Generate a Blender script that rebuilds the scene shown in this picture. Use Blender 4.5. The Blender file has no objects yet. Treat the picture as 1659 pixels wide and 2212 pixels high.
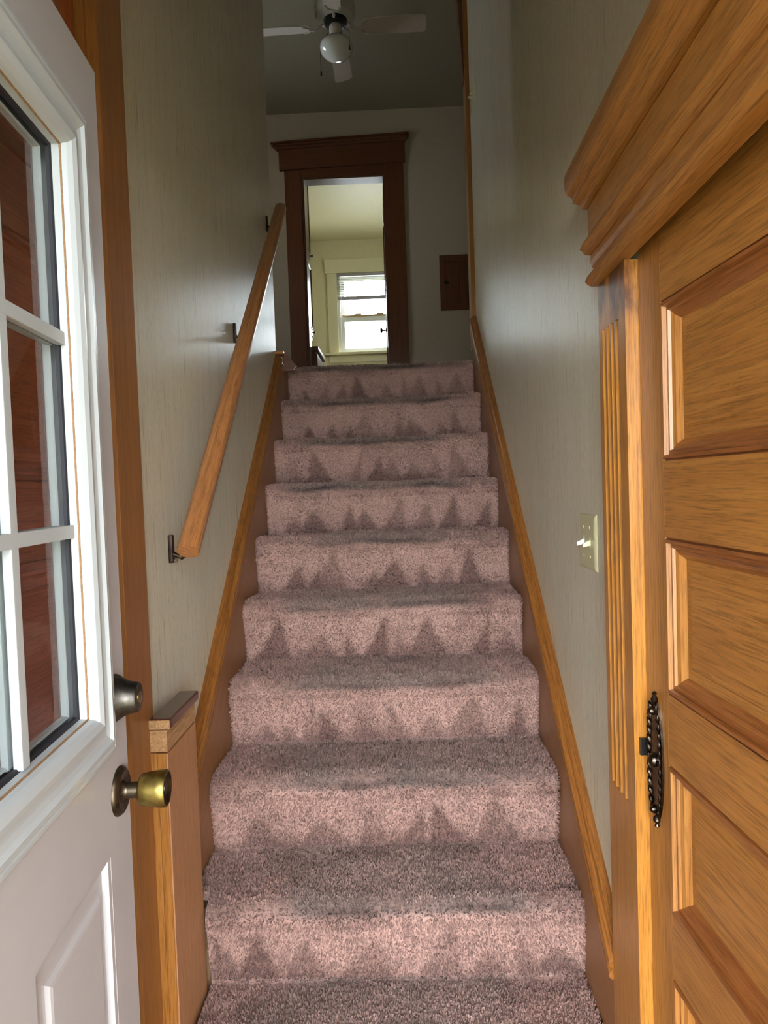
import bpy, bmesh, math, random
import numpy as np
from mathutils import Vector, Matrix

# ------------------------------------------------------------------ camera, sky, exposure
sc = bpy.context.scene
COL = sc.collection
ZC = 1.3935
cam_d = bpy.data.cameras.new('camera')
cam_d.sensor_fit = 'HORIZONTAL'
cam_d.sensor_width = 36.0
cam_d.lens = 36.0 * 1500.0 / 1659.0
cam_d.clip_start = 0.02
cam = bpy.data.objects.new('camera', cam_d)
COL.objects.link(cam)
_r = Vector((0.9992353, 0.01854005, -0.03442505))
_u = Vector((0.03373404, 0.03637606, 0.99876864))
_f = Vector((-0.01976946, 0.99916618, -0.03572282))
cam.matrix_world = Matrix(((_r.x, _u.x, -_f.x, 0.0), (_r.y, _u.y, -_f.y, 0.0), (_r.z, _u.z, -_f.z, ZC), (0, 0, 0, 1)))
sc.camera = cam

world = bpy.data.worlds.new('sky')
sc.world = world
world.use_nodes = True
_bg = world.node_tree.nodes['Background']
_bg.inputs[0].default_value = (0.90, 0.96, 1.0, 1)
_bg.inputs[1].default_value = 25.0
sun_d = bpy.data.lights.new('sun', 'SUN')  # sun added to brighten the ground outside and its bounce indoors
sun_d.energy = 25.0
sun_d.angle = 0.02
sun_d.color = (1.0, 0.96, 0.90)
sun = bpy.data.objects.new('sun', sun_d)
COL.objects.link(sun)
sun.rotation_euler = Vector((-0.50, -0.28, -0.82)).to_track_quat('-Z', 'Y').to_euler()
sc.view_settings.view_transform = 'Standard'
sc.view_settings.look = 'None'
sc.view_settings.gamma = 1.0
sc.view_settings.use_curve_mapping = False
sc.view_settings.exposure = 0.0
sc.cycles.max_bounces = 16
sc.cycles.diffuse_bounces = 10
sc.cycles.glossy_bounces = 6
sc.cycles.transparent_max_bounces = 16
sc.cycles.sample_clamp_indirect = 8.0

# ------------------------------------------------------------------ helpers
RND = random.Random(7)
NPR = np.random.default_rng(11)


def srgb(r, g, b):
    f = lambda c: (c / 255 / 12.92) if c / 255 <= 0.04045 else ((c / 255 + 0.055) / 1.055) ** 2.4
    return (f(r), f(g), f(b), 1.0)


class MB:
    def __init__(self):
        self.v = []
        self.f = []

    def add(self, vs, fs):
        b = len(self.v)
        self.v += [tuple(p) for p in vs]
        self.f += [tuple(b + i for i in q) for q in fs]
        return self

    def box(self, x0, x1, y0, y1, z0, z1):
        if x0 > x1: x0, x1 = x1, x0
        if y0 > y1: y0, y1 = y1, y0
        if z0 > z1: z0, z1 = z1, z0
        return self.add([(x0, y0, z0), (x1, y0, z0), (x1, y1, z0), (x0, y1, z0), (x0, y0, z1), (x1, y0, z1), (x1, y1, z1), (x0, y1, z1)],
                        [(0, 3, 2, 1), (4, 5, 6, 7), (0, 1, 5, 4), (1, 2, 6, 5), (2, 3, 7, 6), (3, 0, 4, 7)])

    def prism(self, poly, axis, a, b):
        n = len(poly)
        def P(p, t):
            if axis == 'x': return (t, p[0], p[1])
            if axis == 'y': return (p[0], t, p[1])
            return (p[0], p[1], t)
        vs = [P(p, a) for p in poly] + [P(p, b) for p in poly]
        fs = [tuple(range(n))[::-1], tuple(range(n, 2 * n))] + [(i, (i + 1) % n, n + (i + 1) % n, n + i) for i in range(n)]
        return self.add(vs, fs)

    def rings(self, rings, closed=True, cap0=True, cap1=True):
        n = len(rings[0]); m = len(rings)
        vs = [p for r in rings for p in r]
        fs = []
        for j in range(m - 1):
            for i in range(n if closed else n - 1):
                a = j * n + i; b = j * n + (i + 1) % n
                fs.append((a, b, b + n, a + n))
        if cap0: fs.append(tuple(range(n))[::-1])
        if cap1: fs.append(tuple(range((m - 1) * n, m * n)))
        return self.add(vs, fs)

    def lathe(self, prof, origin, axis, n=24, cap0=True, cap1=True):
        """prof: (radius, distance along axis)"""
        ax = Vector(axis).normalized()
        t = Vector((0, 0, 1)) if abs(ax.z) < 0.9 else Vector((1, 0, 0))
        e1 = ax.cross(t).normalized(); e2 = ax.cross(e1)
        o = Vector(origin)
        rs = [[o + ax * d + e1 * (r * math.cos(2 * math.pi * i / n)) + e2 * (r * math.sin(2 * math.pi * i / n)) for i in range(n)] for r, d in prof]
        return self.rings(rs, True, cap0, cap1)

    def tube(self, path, rad, n=12, sx=1.0, sy=1.0):
        path = [Vector(p) for p in path]
        rs = []
        for i, p in enumerate(path):
            d = (path[min(i + 1, len(path) - 1)] - path[max(i - 1, 0)]).normalized()
            ref = Vector((1, 0, 0)) if abs(d.x) < 0.9 else Vector((0, 0, 1))
            e2 = d.cross(ref).normalized(); e1 = e2.cross(d).normalized()
            r = rad[i] if isinstance(rad, (list, tuple)) else rad
            rs.append([p + e1 * (r * sx * math.cos(2 * math.pi * k / n)) + e2 * (r * sy * math.sin(2 * math.pi * k / n)) for k in range(n)])
        return self.rings(rs)

    def frame(self, u0, u1, z0, z1, prof, n0=0.0, sgn=1.0, fill=False, sides=None):
        """profile (inset, height) swept with mitred corners round a rectangle in the local xz plane"""
        rs = []
        for d, h in prof:
            y = n0 + sgn * h
            rs.append([(u0 + d, y, z0 + d), (u1 - d, y, z0 + d), (u1 - d, y, z1 - d), (u0 + d, y, z1 - d)])
        if sides is None: return self.rings(rs, True, False, fill)
        for i in sides:
            j = (i + 1) % 4
            self.rings([[r[i], r[j]] for r in rs], False, False, False)
        return self

    def build(self, name, mat, parent=None, bevel=0.0, seg=2, smooth=False, off=None, angle=35):
        me = bpy.data.meshes.new(name)
        bm = bmesh.new()
        o3 = Vector(off) if off is not None else Vector((0, 0, 0))
        vs = [bm.verts.new(Vector(p) - o3) for p in self.v]
        for q in self.f:
            try:
                bm.faces.new([vs[i] for i in q])
            except ValueError:
                pass
        bmesh.ops.recalc_face_normals(bm, faces=bm.faces)
        if bevel > 0:
            es = [e for e in bm.edges if len(e.link_faces) == 2 and e.calc_face_angle(0) > math.radians(angle)]
            bmesh.ops.bevel(bm, geom=es, offset=bevel, segments=seg, profile=0.7, affect='EDGES', clamp_overlap=True)
        bm.to_mesh(me); bm.free()
        if smooth:
            me.polygons.foreach_set('use_smooth', [True] * len(me.polygons))
            try:
                me.set_sharp_from_angle(angle=math.radians(40))
            except Exception:
                pass
        if mat: me.materials.append(mat)
        ob = bpy.data.objects.new(name, me)
        COL.objects.link(ob)
        if parent is not None: ob.parent = parent
        return ob


def tag(o, label, cat, group=None, kind=None):
    if label: o['label'] = label
    if cat: o['category'] = cat
    if group: o['group'] = group
    if kind: o['kind'] = kind
    return o


def thing(name, loc, label, cat, rotz=0.0, group=None, kind=None):
    o = bpy.data.objects.new(name, None)
    o.empty_display_size = 0.1
    COL.objects.link(o)
    o.location = loc
    o.rotation_euler = (0, 0, rotz)
    return tag(o, label, cat, group, kind)


# ------------------------------------------------------------------ materials
class NT:
    def __init__(self, name):
        self.m = bpy.data.materials.new(name)
        self.m.use_nodes = True
        self.t = self.m.node_tree
        self.p = self.t.nodes['Principled BSDF']

    def n(self, typ, **kw):
        nd = self.t.nodes.new(typ)
        for k, v in kw.items(): setattr(nd, k, v)
        return nd

    def l(self, a, b): self.t.links.new(a, b)

    tilt = 0.0

    def coords(self, scale, rot=(0, 0, 0), loc=(0, 0, 0)):
        tc = self.n('ShaderNodeTexCoord'); mp = self.n('ShaderNodeMapping')
        src = tc.outputs['Object']
        if self.tilt:
            m0 = self.n('ShaderNodeMapping'); m0.inputs['Rotation'].default_value = (-self.tilt, 0, 0)
            self.l(src, m0.inputs['Vector']); src = m0.outputs['Vector']
        mp.inputs['Scale'].default_value = scale
        mp.inputs['Rotation'].default_value = rot
        mp.inputs['Location'].default_value = loc
        self.l(src, mp.inputs['Vector'])
        return mp.outputs['Vector']

    def noise(self, vec, scale=1.0, detail=4.0, rough=0.55, dist=0.0):
        nd = self.n('ShaderNodeTexNoise')
        nd.inputs['Scale'].default_value = scale; nd.inputs['Detail'].default_value = detail
        nd.inputs['Roughness'].default_value = rough; nd.inputs['Distortion'].default_value = dist
        if vec is not None: self.l(vec, nd.inputs['Vector'])
        return nd.outputs['Fac']

    def ramp(self, fac, stops):
        nd = self.n('ShaderNodeValToRGB')
        e = nd.color_ramp.elements
        e[0].position, e[0].color = stops[0]
        e[1].position, e[1].color = stops[-1]
        for p, c in stops[1:-1]:
            x = e.new(p); x.color = c
        self.l(fac, nd.inputs['Fac'])
        return nd.outputs['Color']

    def mix(self, a, b, fac, mode='MIX'):
        nd = self.n('ShaderNodeMix', data_type='RGBA', blend_type=mode)
        for s, v in ((nd.inputs[6], a), (nd.inputs[7], b), (nd.inputs[0], fac)):
            if hasattr(v, 'links') or hasattr(v, 'is_linked'): self.l(v, s)
            else: s.default_value = v
        return nd.outputs[2]

    def bump(self, h, strength=0.2, dist=0.002):
        nd = self.n('ShaderNodeBump')
        nd.inputs['Strength'].default_value = strength; nd.inputs['Distance'].default_value = dist
        self.l(h, nd.inputs['Height'])
        self.l(nd.outputs['Normal'], self.p.inputs['Normal'])

    def set(self, **kw):
        names = dict(base='Base Color', rough='Roughness', metal='Metallic', spec='Specular IOR Level', coat='Coat Weight', coatr='Coat Roughness', trans='Transmission Weight', sheen='Sheen Weight')
        for k, v in kw.items():
            s = self.p.inputs[names[k]]
            if hasattr(v, 'is_linked'): self.l(v, s)
            else: s.default_value = v
        return self


def wood(name, dark, mid, light, axis='z', rough=0.32, coat=0.35, grain=1.0, pores=0.5, arcs=0.0, tilt=0.0):
    w = NT(name)
    w.tilt = tilt
    k = {'x': 0, 'y': 1, 'z': 2}[axis]
    s = [95.0 * grain] * 3; s[k] = 2.6 * grain
    v = w.coords(s)
    n1 = w.noise(v, 1.0, 6, 0.62, 0.5)
    col = w.ramp(n1, [(0.22, dark), (0.50, mid), (0.80, light)])
    s2 = [420.0 * grain] * 3; s2[k] = 16.0 * grain
    v2 = w.coords(s2, loc=(3.1, 1.7, 5.3))
    n2 = w.noise(v2, 1.0, 3, 0.6)
    pm = w.ramp(n2, [(0.36, (1 - pores, 1 - pores, 1 - pores, 1)), (0.52, (1, 1, 1, 1))])
    col = w.mix(col, pm, 0.8, 'MULTIPLY')
    if arcs > 0:
        s3 = [9.0] * 3; s3[k] = 0.55
        v3 = w.coords(s3, loc=(0.4, 0.2, 0.7))
        wn = w.n('ShaderNodeTexWave', wave_type='RINGS', rings_direction={'x': 'X', 'y': 'Y', 'z': 'Z'}[axis], wave_profile='SAW')
        wn.inputs['Scale'].default_value = 3.2; wn.inputs['Distortion'].default_value = 2.2; wn.inputs['Detail'].default_value = 1.5
        wn.inputs['Detail Scale'].default_value = 0.8
        w.l(v3, wn.inputs['Vector'])
        am = w.ramp(wn.outputs['Fac'], [(0.0, (0.62, 0.55, 0.5, 1)), (0.25, (0.92, 0.9, 0.88, 1)), (0.9, (1, 1, 1, 1))])
        col = w.mix(col, am, arcs, 'MULTIPLY')
    v4 = w.coords((2.2, 2.2, 2.2), loc=(7, 3, 1))
    n4 = w.noise(v4, 1.0, 3)
    bm_ = w.ramp(n4, [(0.3, (0.90, 0.88, 0.86, 1)), (0.7, (1.05, 1.04, 1.03, 1))])
    col = w.mix(col, bm_, 0.7, 'MULTIPLY')
    w.set(base=col, rough=rough, coat=coat, coatr=0.18)
    w.bump(n2, 0.10, 0.001)
    w.col = col
    return w


OAK_D, OAK_M, OAK_L = srgb(148, 92, 40), srgb(172, 114, 52), srgb(186, 130, 66)
M = {}
for ax in 'xyz':
    M['oak_' + ax] = wood('golden_oak_' + ax, OAK_D, OAK_M, OAK_L, ax, arcs=0.12, coat=0.12, rough=0.38).m
    M['brown_' + ax] = wood('brown_varnished_fir_' + ax, srgb(136, 86, 42), srgb(157, 104, 53), srgb(170, 116, 63), ax, rough=0.42, coat=0.2, pores=0.25).m
    M['dark_' + ax] = wood('dark_varnished_wood_' + ax, srgb(84, 45, 26), srgb(104, 58, 34), srgb(120, 70, 42), ax, rough=0.36, coat=0.2, pores=0.35).m
    M['panelwood_' + ax] = wood('thin_grain_panel_' + ax, srgb(158, 104, 66), srgb(184, 130, 88), srgb(196, 142, 98), ax, rough=0.5, coat=0.1, grain=1.8, pores=0.35).m
M['mouldx'] = wood('redder_panel_moulding', srgb(116, 64, 30), srgb(148, 88, 42), srgb(172, 110, 56), 'x', pores=0.5, coat=0.15).m  # darker, redder tone for the horizontal mouldings
M['rail'] = wood('clear_fir_rail', srgb(160, 98, 54), srgb(186, 124, 74), srgb(198, 138, 86), 'y', rough=0.36, coat=0.25, arcs=0.75, tilt=0.721).m
M['mould'] = wood('worn_stair_moulding', srgb(112, 66, 28), srgb(142, 88, 38), srgb(166, 108, 50), 'y', pores=0.6, tilt=0.692).m
M['skirt'] = wood('brown_stair_skirt', srgb(134, 84, 42), srgb(154, 100, 52), srgb(166, 112, 62), 'y', rough=0.42, coat=0.2, pores=0.25, tilt=0.692).m
M['redwood'] = wood('red_brown_door', srgb(150, 72, 40), srgb(176, 92, 54), srgb(188, 106, 64), 'x').m
M['redwood_z'] = wood('red_brown_door_z', srgb(150, 72, 40), srgb(176, 92, 54), srgb(188, 106, 64), 'z').m
M['raw'] = wood('raw_worn_wood', srgb(150, 108, 70), srgb(184, 140, 96), srgb(204, 164, 120), 'y', rough=0.6, coat=0.0).m
M['cap'] = wood('dark_cap_varnish', srgb(66, 34, 22), srgb(88, 50, 34), srgb(104, 62, 44), 'y', rough=0.25, coat=0.6).m


def casing_mat():
    w = wood('stained_fluted_casing', srgb(160, 100, 38), srgb(188, 126, 52), srgb(202, 142, 66), 'z', arcs=0.1, coat=0.15)
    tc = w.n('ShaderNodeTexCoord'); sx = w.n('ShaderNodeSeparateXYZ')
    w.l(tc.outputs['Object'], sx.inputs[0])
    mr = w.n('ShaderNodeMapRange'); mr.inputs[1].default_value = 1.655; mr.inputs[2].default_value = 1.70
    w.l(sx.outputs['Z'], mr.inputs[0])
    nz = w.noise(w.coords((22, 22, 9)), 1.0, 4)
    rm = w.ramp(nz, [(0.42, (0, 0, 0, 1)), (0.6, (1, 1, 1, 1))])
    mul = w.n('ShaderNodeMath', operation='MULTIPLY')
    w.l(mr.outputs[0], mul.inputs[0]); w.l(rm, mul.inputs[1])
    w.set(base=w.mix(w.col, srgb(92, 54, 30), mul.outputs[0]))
    return w.m


M['casing'] = casing_mat()


def wallpaper(name, c0, c1):
    w = NT(name)
    v = w.coords((170, 170, 5)); n1 = w.noise(v, 1.0, 5, 0.7)
    v2 = w.coords((420, 420, 60)); n2 = w.noise(v2, 1.0, 3, 0.6)
    v3 = w.coords((7, 7, 0.9)); n3 = w.noise(v3, 1.0, 3, 0.5)
    add = w.n('ShaderNodeMath', operation='ADD'); w.l(n1, add.inputs[0]); w.l(n2, add.inputs[1])
    hlf = w.n('ShaderNodeMath', operation='MULTIPLY'); hlf.inputs[1].default_value = 0.5; w.l(add.outputs[0], hlf.inputs[0])
    col = w.ramp(hlf.outputs[0], [(0.36, c0), (0.62, c1)])
    col = w.mix(col, w.ramp(n3, [(0.3, (0.93, 0.92, 0.90, 1)), (0.7, (1, 1, 1, 1))]), 1.0, 'MULTIPLY')
    w.set(base=col, rough=w.ramp(n1, [(0.3, (0.25, 0.25, 0.25, 1)), (0.7, (0.40, 0.40, 0.40, 1))]), spec=0.5)
    w.bump(hlf.outputs[0], 0.35, 0.0012)
    return w.m


M['paper'] = wallpaper('satin_grasscloth_wallpaper', srgb(198, 190, 168), srgb(228, 221, 202))


def paint(name, c, rough=0.5, var=0.04, bump=0.1, scale=60, spec=0.4):
    w = NT(name)
    n = w.noise(w.coords((scale,) * 3), 1.0, 4)
    col = w.ramp(n, [(0.3, tuple(max(0, x * (1 - var * 2)) for x in c[:3]) + (1,)), (0.7, c)])
    w.set(base=col, rough=rough, spec=spec)
    if bump: w.bump(n, bump, 0.001)
    return w.m


M['ceiling'] = paint('flat_ceiling_paint', srgb(146, 136, 116), 0.85)
M['landing'] = paint('dimmed_landing_paint', srgb(180, 165, 146), 0.75)  # landing's dim light put into a darker beige than the stair walls
M['cream'] = paint('cream_room_paint', srgb(196, 189, 152), 0.5)
M['creamtrim'] = paint('cream_gloss_trim', srgb(206, 200, 166), 0.3, 0.02, 0.03)
M['white'] = paint('white_door_paint', srgb(192, 188, 190), 0.38, 0.03, 0.05, 9)
M['whiteframe'] = paint('white_vinyl_lite_frame', srgb(190, 195, 198), 0.3, 0.0, 0.0)
M['vinyl'] = paint('white_window_vinyl', srgb(214, 216, 210), 0.35, 0.02, 0.0)
M['blind'] = paint('aluminium_blind_slat', srgb(150, 147, 130), 0.4, 0.02, 0.0)
M['blindrail'] = paint('grey_blind_rail', srgb(150, 146, 150), 0.4, 0.02, 0.0)
M['tan'] = paint('tan_sash_rail', srgb(172, 146, 104), 0.4, 0.05, 0.0)
M['gasket'] = paint('black_gasket', srgb(40, 40, 48), 0.6, 0.1, 0.0)
M['caulk'] = paint('tan_caulk', srgb(168, 130, 92), 0.8, 0.2, 0.3, 300)
M['almond'] = paint('almond_switch_plate', srgb(204, 198, 158), 0.3, 0.02, 0.0)
M['toggle_w'] = paint('white_toggle', srgb(240, 240, 240), 0.3, 0.02, 0.0)
M['toggle_a'] = paint('almond_toggle', srgb(232, 226, 190), 0.3, 0.02, 0.0)
M['fanwhite'] = paint('white_fan_enamel', srgb(196, 190, 180), 0.35, 0.02, 0.0)
M['fanblade'] = paint('pale_fan_blade', srgb(206, 192, 182), 0.5, 0.04, 0.0)
M['black'] = paint('black_iron', srgb(30, 28, 28), 0.35, 0.2, 0.1, 90)
M['porch'] = paint('added_porch_siding', srgb(134, 122, 108), 0.8)
M['subfloor'] = paint('subfloor_timber', srgb(120, 90, 60), 0.8)
M['bounce_lawn'] = paint('added_dry_lawn', srgb(112, 114, 92), 0.95)  # unseen ground added to bounce daylight through the entrance


def metal(name, c, rough=0.3, tarnish=None):
    w = NT(name)
    n = w.noise(w.coords((45, 45, 45)), 1.0, 4, 0.6)
    col = w.ramp(n, [(0.35, tarnish or tuple(x * 0.6 for x in c[:3]) + (1,)), (0.6, c)])
    w.set(base=col, metal=1.0, rough=w.ramp(n, [(0.3, (rough + .15,) * 3 + (1,)), (0.7, (rough,) * 3 + (1,))]))
    return w.m


M['brass'] = metal('worn_brass', srgb(176, 154, 84), 0.3, srgb(120, 104, 60))
M['olddark'] = metal('tarnished_dark_brass', srgb(104, 92, 78), 0.35, srgb(58, 48, 40))
M['pewter'] = metal('aged_pewter', srgb(100, 95, 90), 0.34, srgb(66, 62, 58))
M['bronze'] = metal('dark_bronze', srgb(74, 60, 54), 0.32, srgb(44, 34, 32))
M['iron'] = metal('black_antique_iron', srgb(96, 84, 74), 0.24, srgb(34, 28, 26))
M['chrome'] = metal('steel_screw', srgb(190, 188, 180), 0.25)


def glass(name, tint=(1, 1, 1, 1), ior=1.5):
    m = bpy.data.materials.new(name); m.use_nodes = True
    t = m.node_tree
    for nd in list(t.nodes): t.nodes.remove(nd)
    out = t.nodes.new('ShaderNodeOutputMaterial'); mx = t.nodes.new('ShaderNodeMixShader')
    tr = t.nodes.new('ShaderNodeBsdfTransparent'); gl = t.nodes.new('ShaderNodeBsdfGlossy'); fr = t.nodes.new('ShaderNodeFresnel')
    fr.inputs['IOR'].default_value = ior
    tr.inputs[0].default_value = tint; gl.inputs['Roughness'].default_value = 0.0
    ge = t.nodes.new('ShaderNodeNewGeometry'); inv = t.nodes.new('ShaderNodeMath'); inv.operation = 'SUBTRACT'; inv.inputs[0].default_value = 1.0
    t.links.new(ge.outputs['Backfacing'], inv.inputs[1])
    ml = t.nodes.new('ShaderNodeMath'); ml.operation = 'MULTIPLY'
    t.links.new(fr.outputs[0], ml.inputs[0]); t.links.new(inv.outputs[0], ml.inputs[1])
    t.links.new(ml.outputs[0], mx.inputs[0]); t.links.new(tr.outputs[0], mx.inputs[1]); t.links.new(gl.outputs[0], mx.inputs[2])
    t.links.new(mx.outputs[0], out.inputs[0])
    return m


M['glass'] = glass('clear_glass', (0.93, 0.95, 0.95, 1))
_gm = NT('white_glass_globe'); _gm.set(base=srgb(225, 224, 220), rough=0.12, coat=0.5); M['globe'] = _gm.m


def carpet_mat(name):
    w = NT(name)
    at = w.n('ShaderNodeAttribute', attribute_name='tint')
    n = w.noise(w.coords((260,) * 3), 1.0, 3, 0.7)
    col = w.mix(at.outputs['Color'], w.ramp(n, [(0.3, (0.62, 0.60, 0.60, 1)), (0.7, (1.2, 1.18, 1.18, 1))]), 1.0, 'MULTIPLY')
    w.set(base=col, rough=0.95, spec=0.1, sheen=0.15)
    return w.m


M['carpet'] = carpet_mat('mauve_carpet')

# ------------------------------------------------------------------ main dimensions
RISE, RUN = 0.2, 0.24122
Y10 = 3.5233                          # nosing of the landing
XL, XR = -0.533, 0.4073               # carpet edges
WL, WR = -0.555, 0.430                # wall faces
UP = 2.0                              # landing floor
CEIL = 4.535
YF, YB = 5.9, 8.86                    # far wall of landing, far wall of back room
nose = lambda k: Y10 - (10 - k) * RUN
slope = RISE / RUN
nl = lambda y: RISE * 7 + (y - nose(7)) * slope     # nosing line

# ------------------------------------------------------------------ structure
def struct(name, mb, mat, label, cat, bevel=0.0):
    return tag(mb.build(name, mat, None, bevel), label, cat, kind='structure')


struct('floor', MB().box(-0.70, 0.57, 0.10, 1.75, -0.12, 0.0), M['subfloor'], 'lower hall floor at the foot of the stairs', 'floor')
struct('floor_upper', MB().box(-1.85, 1.75, Y10 + 0.045, YB + 0.12, UP - 0.15, UP - 0.012).box(-1.85, XL - 0.024, 3.331, Y10 + 0.045, UP - 0.15, UP - 0.012), M['subfloor'], 'upper landing and back room floor', 'floor')
struct('ground', MB().box(-12, 12, -20, 0.09, -0.35, -0.16), M['bounce_lawn'], 'unseen dry lawn added to bounce daylight in at the front door', 'ground')

# left wall with doorway (y 0.45..1.305)
LDT = 2.42
w = MB()
w.box(-0.70, WL, 0.26, 0.45, 0, CEIL).box(-0.70, WL, 1.325, 3.33, 0, CEIL).box(-0.70, WL, 0.45, 1.325, LDT, CEIL)
w.box(-0.73, -0.70, 0.26, 1.50, 0, 2.6)  # unseen panel added behind the left doorway to stop stray light
struct('wall_left', w, M['paper'], 'left stairwell wall in satin striped beige wallpaper', 'wall')
RDT = 1.87
w = MB()
w.box(WR, 0.57, 0.26, 0.43, 0, CEIL).box(WR, 0.57, 1.225, 3.66, 0, CEIL).box(WR, 0.57, 0.43, 1.225, RDT, CEIL)
w.box(0.57, 0.60, 0.26, 1.40, 0, 2.0)  # unseen panel added behind the right doorway to stop stray light
struct('wall_right', w, M['paper'], 'right stairwell wall in satin striped beige wallpaper', 'wall')
w = MB()
w.box(-6.0, -0.36, 0.10, 0.26, -0.12, CEIL + 0.5).box(0.42, 6.0, 0.10, 0.26, -0.12, CEIL + 0.5).box(-0.36, 0.42, 0.10, 0.26, 2.06, CEIL + 0.5)
struct('wall_front', w, M['paper'], 'front wall around the entrance opening', 'wall')
# unseen recessed porch, added to narrow the daylight coming in at the door
w = MB()
w.box(-0.95, -0.78, -1.25, 0.10, -0.16, 2.42).box(0.84, 1.01, -1.25, 0.10, -0.16, 2.42).box(-0.95, 1.01, -1.25, 0.10, 2.42, 2.60)
struct('wall_added_porch', w, M['porch'], 'brown siding of the unseen recessed porch added to narrow the daylight', 'wall')
# landing walls
w = MB()
w.box(-1.85, -0.715, YF, YF + 0.12, UP - 0.15, CEIL).box(-0.010, 1.75, YF, YF + 0.12, UP - 0.15, CEIL).box(-0.715, -0.010, YF, YF + 0.12, 4.008, CEIL)
struct('wall_far', w, M['landing'], 'dim beige landing wall behind the wooden doorway', 'wall')
QY0, QY1, QZ0, QZ1 = 4.44, 4.83, 3.10, 3.88
w = MB(); w.box(-1.97, -1.85, 3.21, QY0, UP - 0.15, CEIL).box(-1.97, -1.85, QY1, YF + 0.12, UP - 0.15, CEIL).box(-1.97, -1.85, QY0, QY1, UP - 0.15, QZ0).box(-1.97, -1.85, QY0, QY1, QZ1, CEIL)
struct('wall_landing_left', w, M['landing'], 'left end wall of the landing', 'wall')
w = MB(); w.box(1.75, 1.87, 3.54, YF + 0.12, UP - 0.15, CEIL)
struct('wall_landing_right', w, M['landing'], 'right end wall of the landing', 'wall')
w = MB(); w.box(-1.85, -0.70, 3.21, 3.33, UP - 0.15, CEIL)
struct('wall_landing_back_left', w, M['landing'], 'landing wall returning left of the stairwell', 'wall')
w = MB(); w.box(0.57, 1.75, 3.54, 3.66, UP - 0.15, CEIL)
struct('wall_landing_back_right', w, M['landing'], 'landing wall returning right of the stairwell', 'wall')
struct('ceiling', MB().box(-1.97, 1.87, 0.10, YB + 0.12, CEIL, CEIL + 0.12), M['ceiling'], 'flat dim ceiling over stairs and landing', 'ceiling')
# back room
WX0, WX1, WZ0, WZ1 = -0.672, 0.16, 3.118, 4.106
w = MB()
w.box(-1.85, WX0, YB, YB + 0.12, UP - 0.15, CEIL).box(WX1, 1.75, YB, YB + 0.12, UP - 0.15, CEIL)
w.box(WX0, WX1, YB, YB + 0.12, UP - 0.15, WZ0).box(WX0, WX1, YB, YB + 0.12, WZ1, CEIL)
struct('wall_back_room_far', w, M['cream'], 'cream wall with the window at the end of the back room', 'wall')
struct('wall_back_room_left', MB().box(-1.30, -1.18, YF + 0.12, YB, UP - 0.15, CEIL), M['cream'], 'left cream wall of the back room behind the cupboard', 'wall')
VY0, VY1, VZ0, VZ1 = 7.0, 7.5, 2.95, 4.1
struct('wall_back_room_right', MB().box(1.45, 1.57, YF + 0.12, VY0, UP - 0.15, CEIL).box(1.45, 1.57, VY1, YB, UP - 0.15, CEIL).box(1.45, 1.57, VY0, VY1, UP - 0.15, VZ0).box(1.45, 1.57, VY0, VY1, VZ1, CEIL), M['cream'], 'right cream wall of the back room', 'wall')
struct('ceiling_back_room', MB().box(-1.18, 1.45, YF + 0.12, YB, CEIL - 0.012, CEIL - 0.002), M['cream'], 'cream ceiling of the back room', 'ceiling')

# ------------------------------------------------------------------ staircase: steps, skirts with cap mouldings
st = thing('staircase', (0, 1.38, 0), 'steep straight wooden staircase with brown skirt boards under mauve carpet', 'staircase')
so = (0, 1.38, 0)
for k in range(1, 11):
    y1 = nose(k + 1) + 0.06 if k < 10 else Y10 + 0.045
    MB().box(XL - 0.0, XR + 0.0, nose(k) + 0.045, y1, max(0.0, RISE * (k - 1) - 0.12), RISE * k - 0.012).build('step', M['subfloor'], st, off=so)


def skirt(x_in, x_out, y0, y1, ytop):
    """board from x_in (face) to x_out (wall); cap moulding on its raking top edge"""
    hi = 0.165
    lo = -0.30
    b = MB()
    poly = [(y0, max(0.0, nl(y0) + lo)), (y1, nl(y1) + lo), (y1, nl(y1) + hi if ytop is None else min(nl(y1) + hi, ytop)), (y0, nl(y0) + hi)]
    b.prism(poly, 'x', x_in, x_out)
    sk = b.build('skirt_board', M['skirt'], st, off=so)
    s = 1 if x_in > x_out else -1       # direction into the stair
    strips = ([(x_out, 0.010), (x_in, 0.010), (x_in + s * 0.010, 0.012), (x_in + s * 0.014, 0.018), (x_in + s * 0.013, 0.024), (x_in + s * 0.008, 0.030), (x_in, 0.031), (x_out, 0.031)],
              [(x_out, 0.0355), (x_in - s * 0.002, 0.0355), (x_in + s * 0.010, 0.0365), (x_in + s * 0.014, 0.042), (x_in + s * 0.013, 0.050), (x_in + s * 0.006, 0.057), (x_in + s * 0.002, 0.058), (x_in - s * 0.001, 0.064), (x_in - s * 0.010, 0.068), (x_out, 0.068)])
    for pr_ in strips:
        MB().rings([[(px, y, nl(y) + hi - 0.015 + pz) for px, pz in pr_] for y in (y0, y1)]).build('cap_moulding', M['mould'], sk, off=so)
    return sk


skL = skirt(XL - 0.002, WL, 1.63, 3.30, None)
skR = skirt(XR + 0.002, WR, 1.378, 3.555, None)
MB().box(WL, XL - 0.002, 3.302, Y10 + 0.044, 1.60, UP + 0.012).build('edge_board', M['brown_y'], st, 0.002, off=so)
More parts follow.
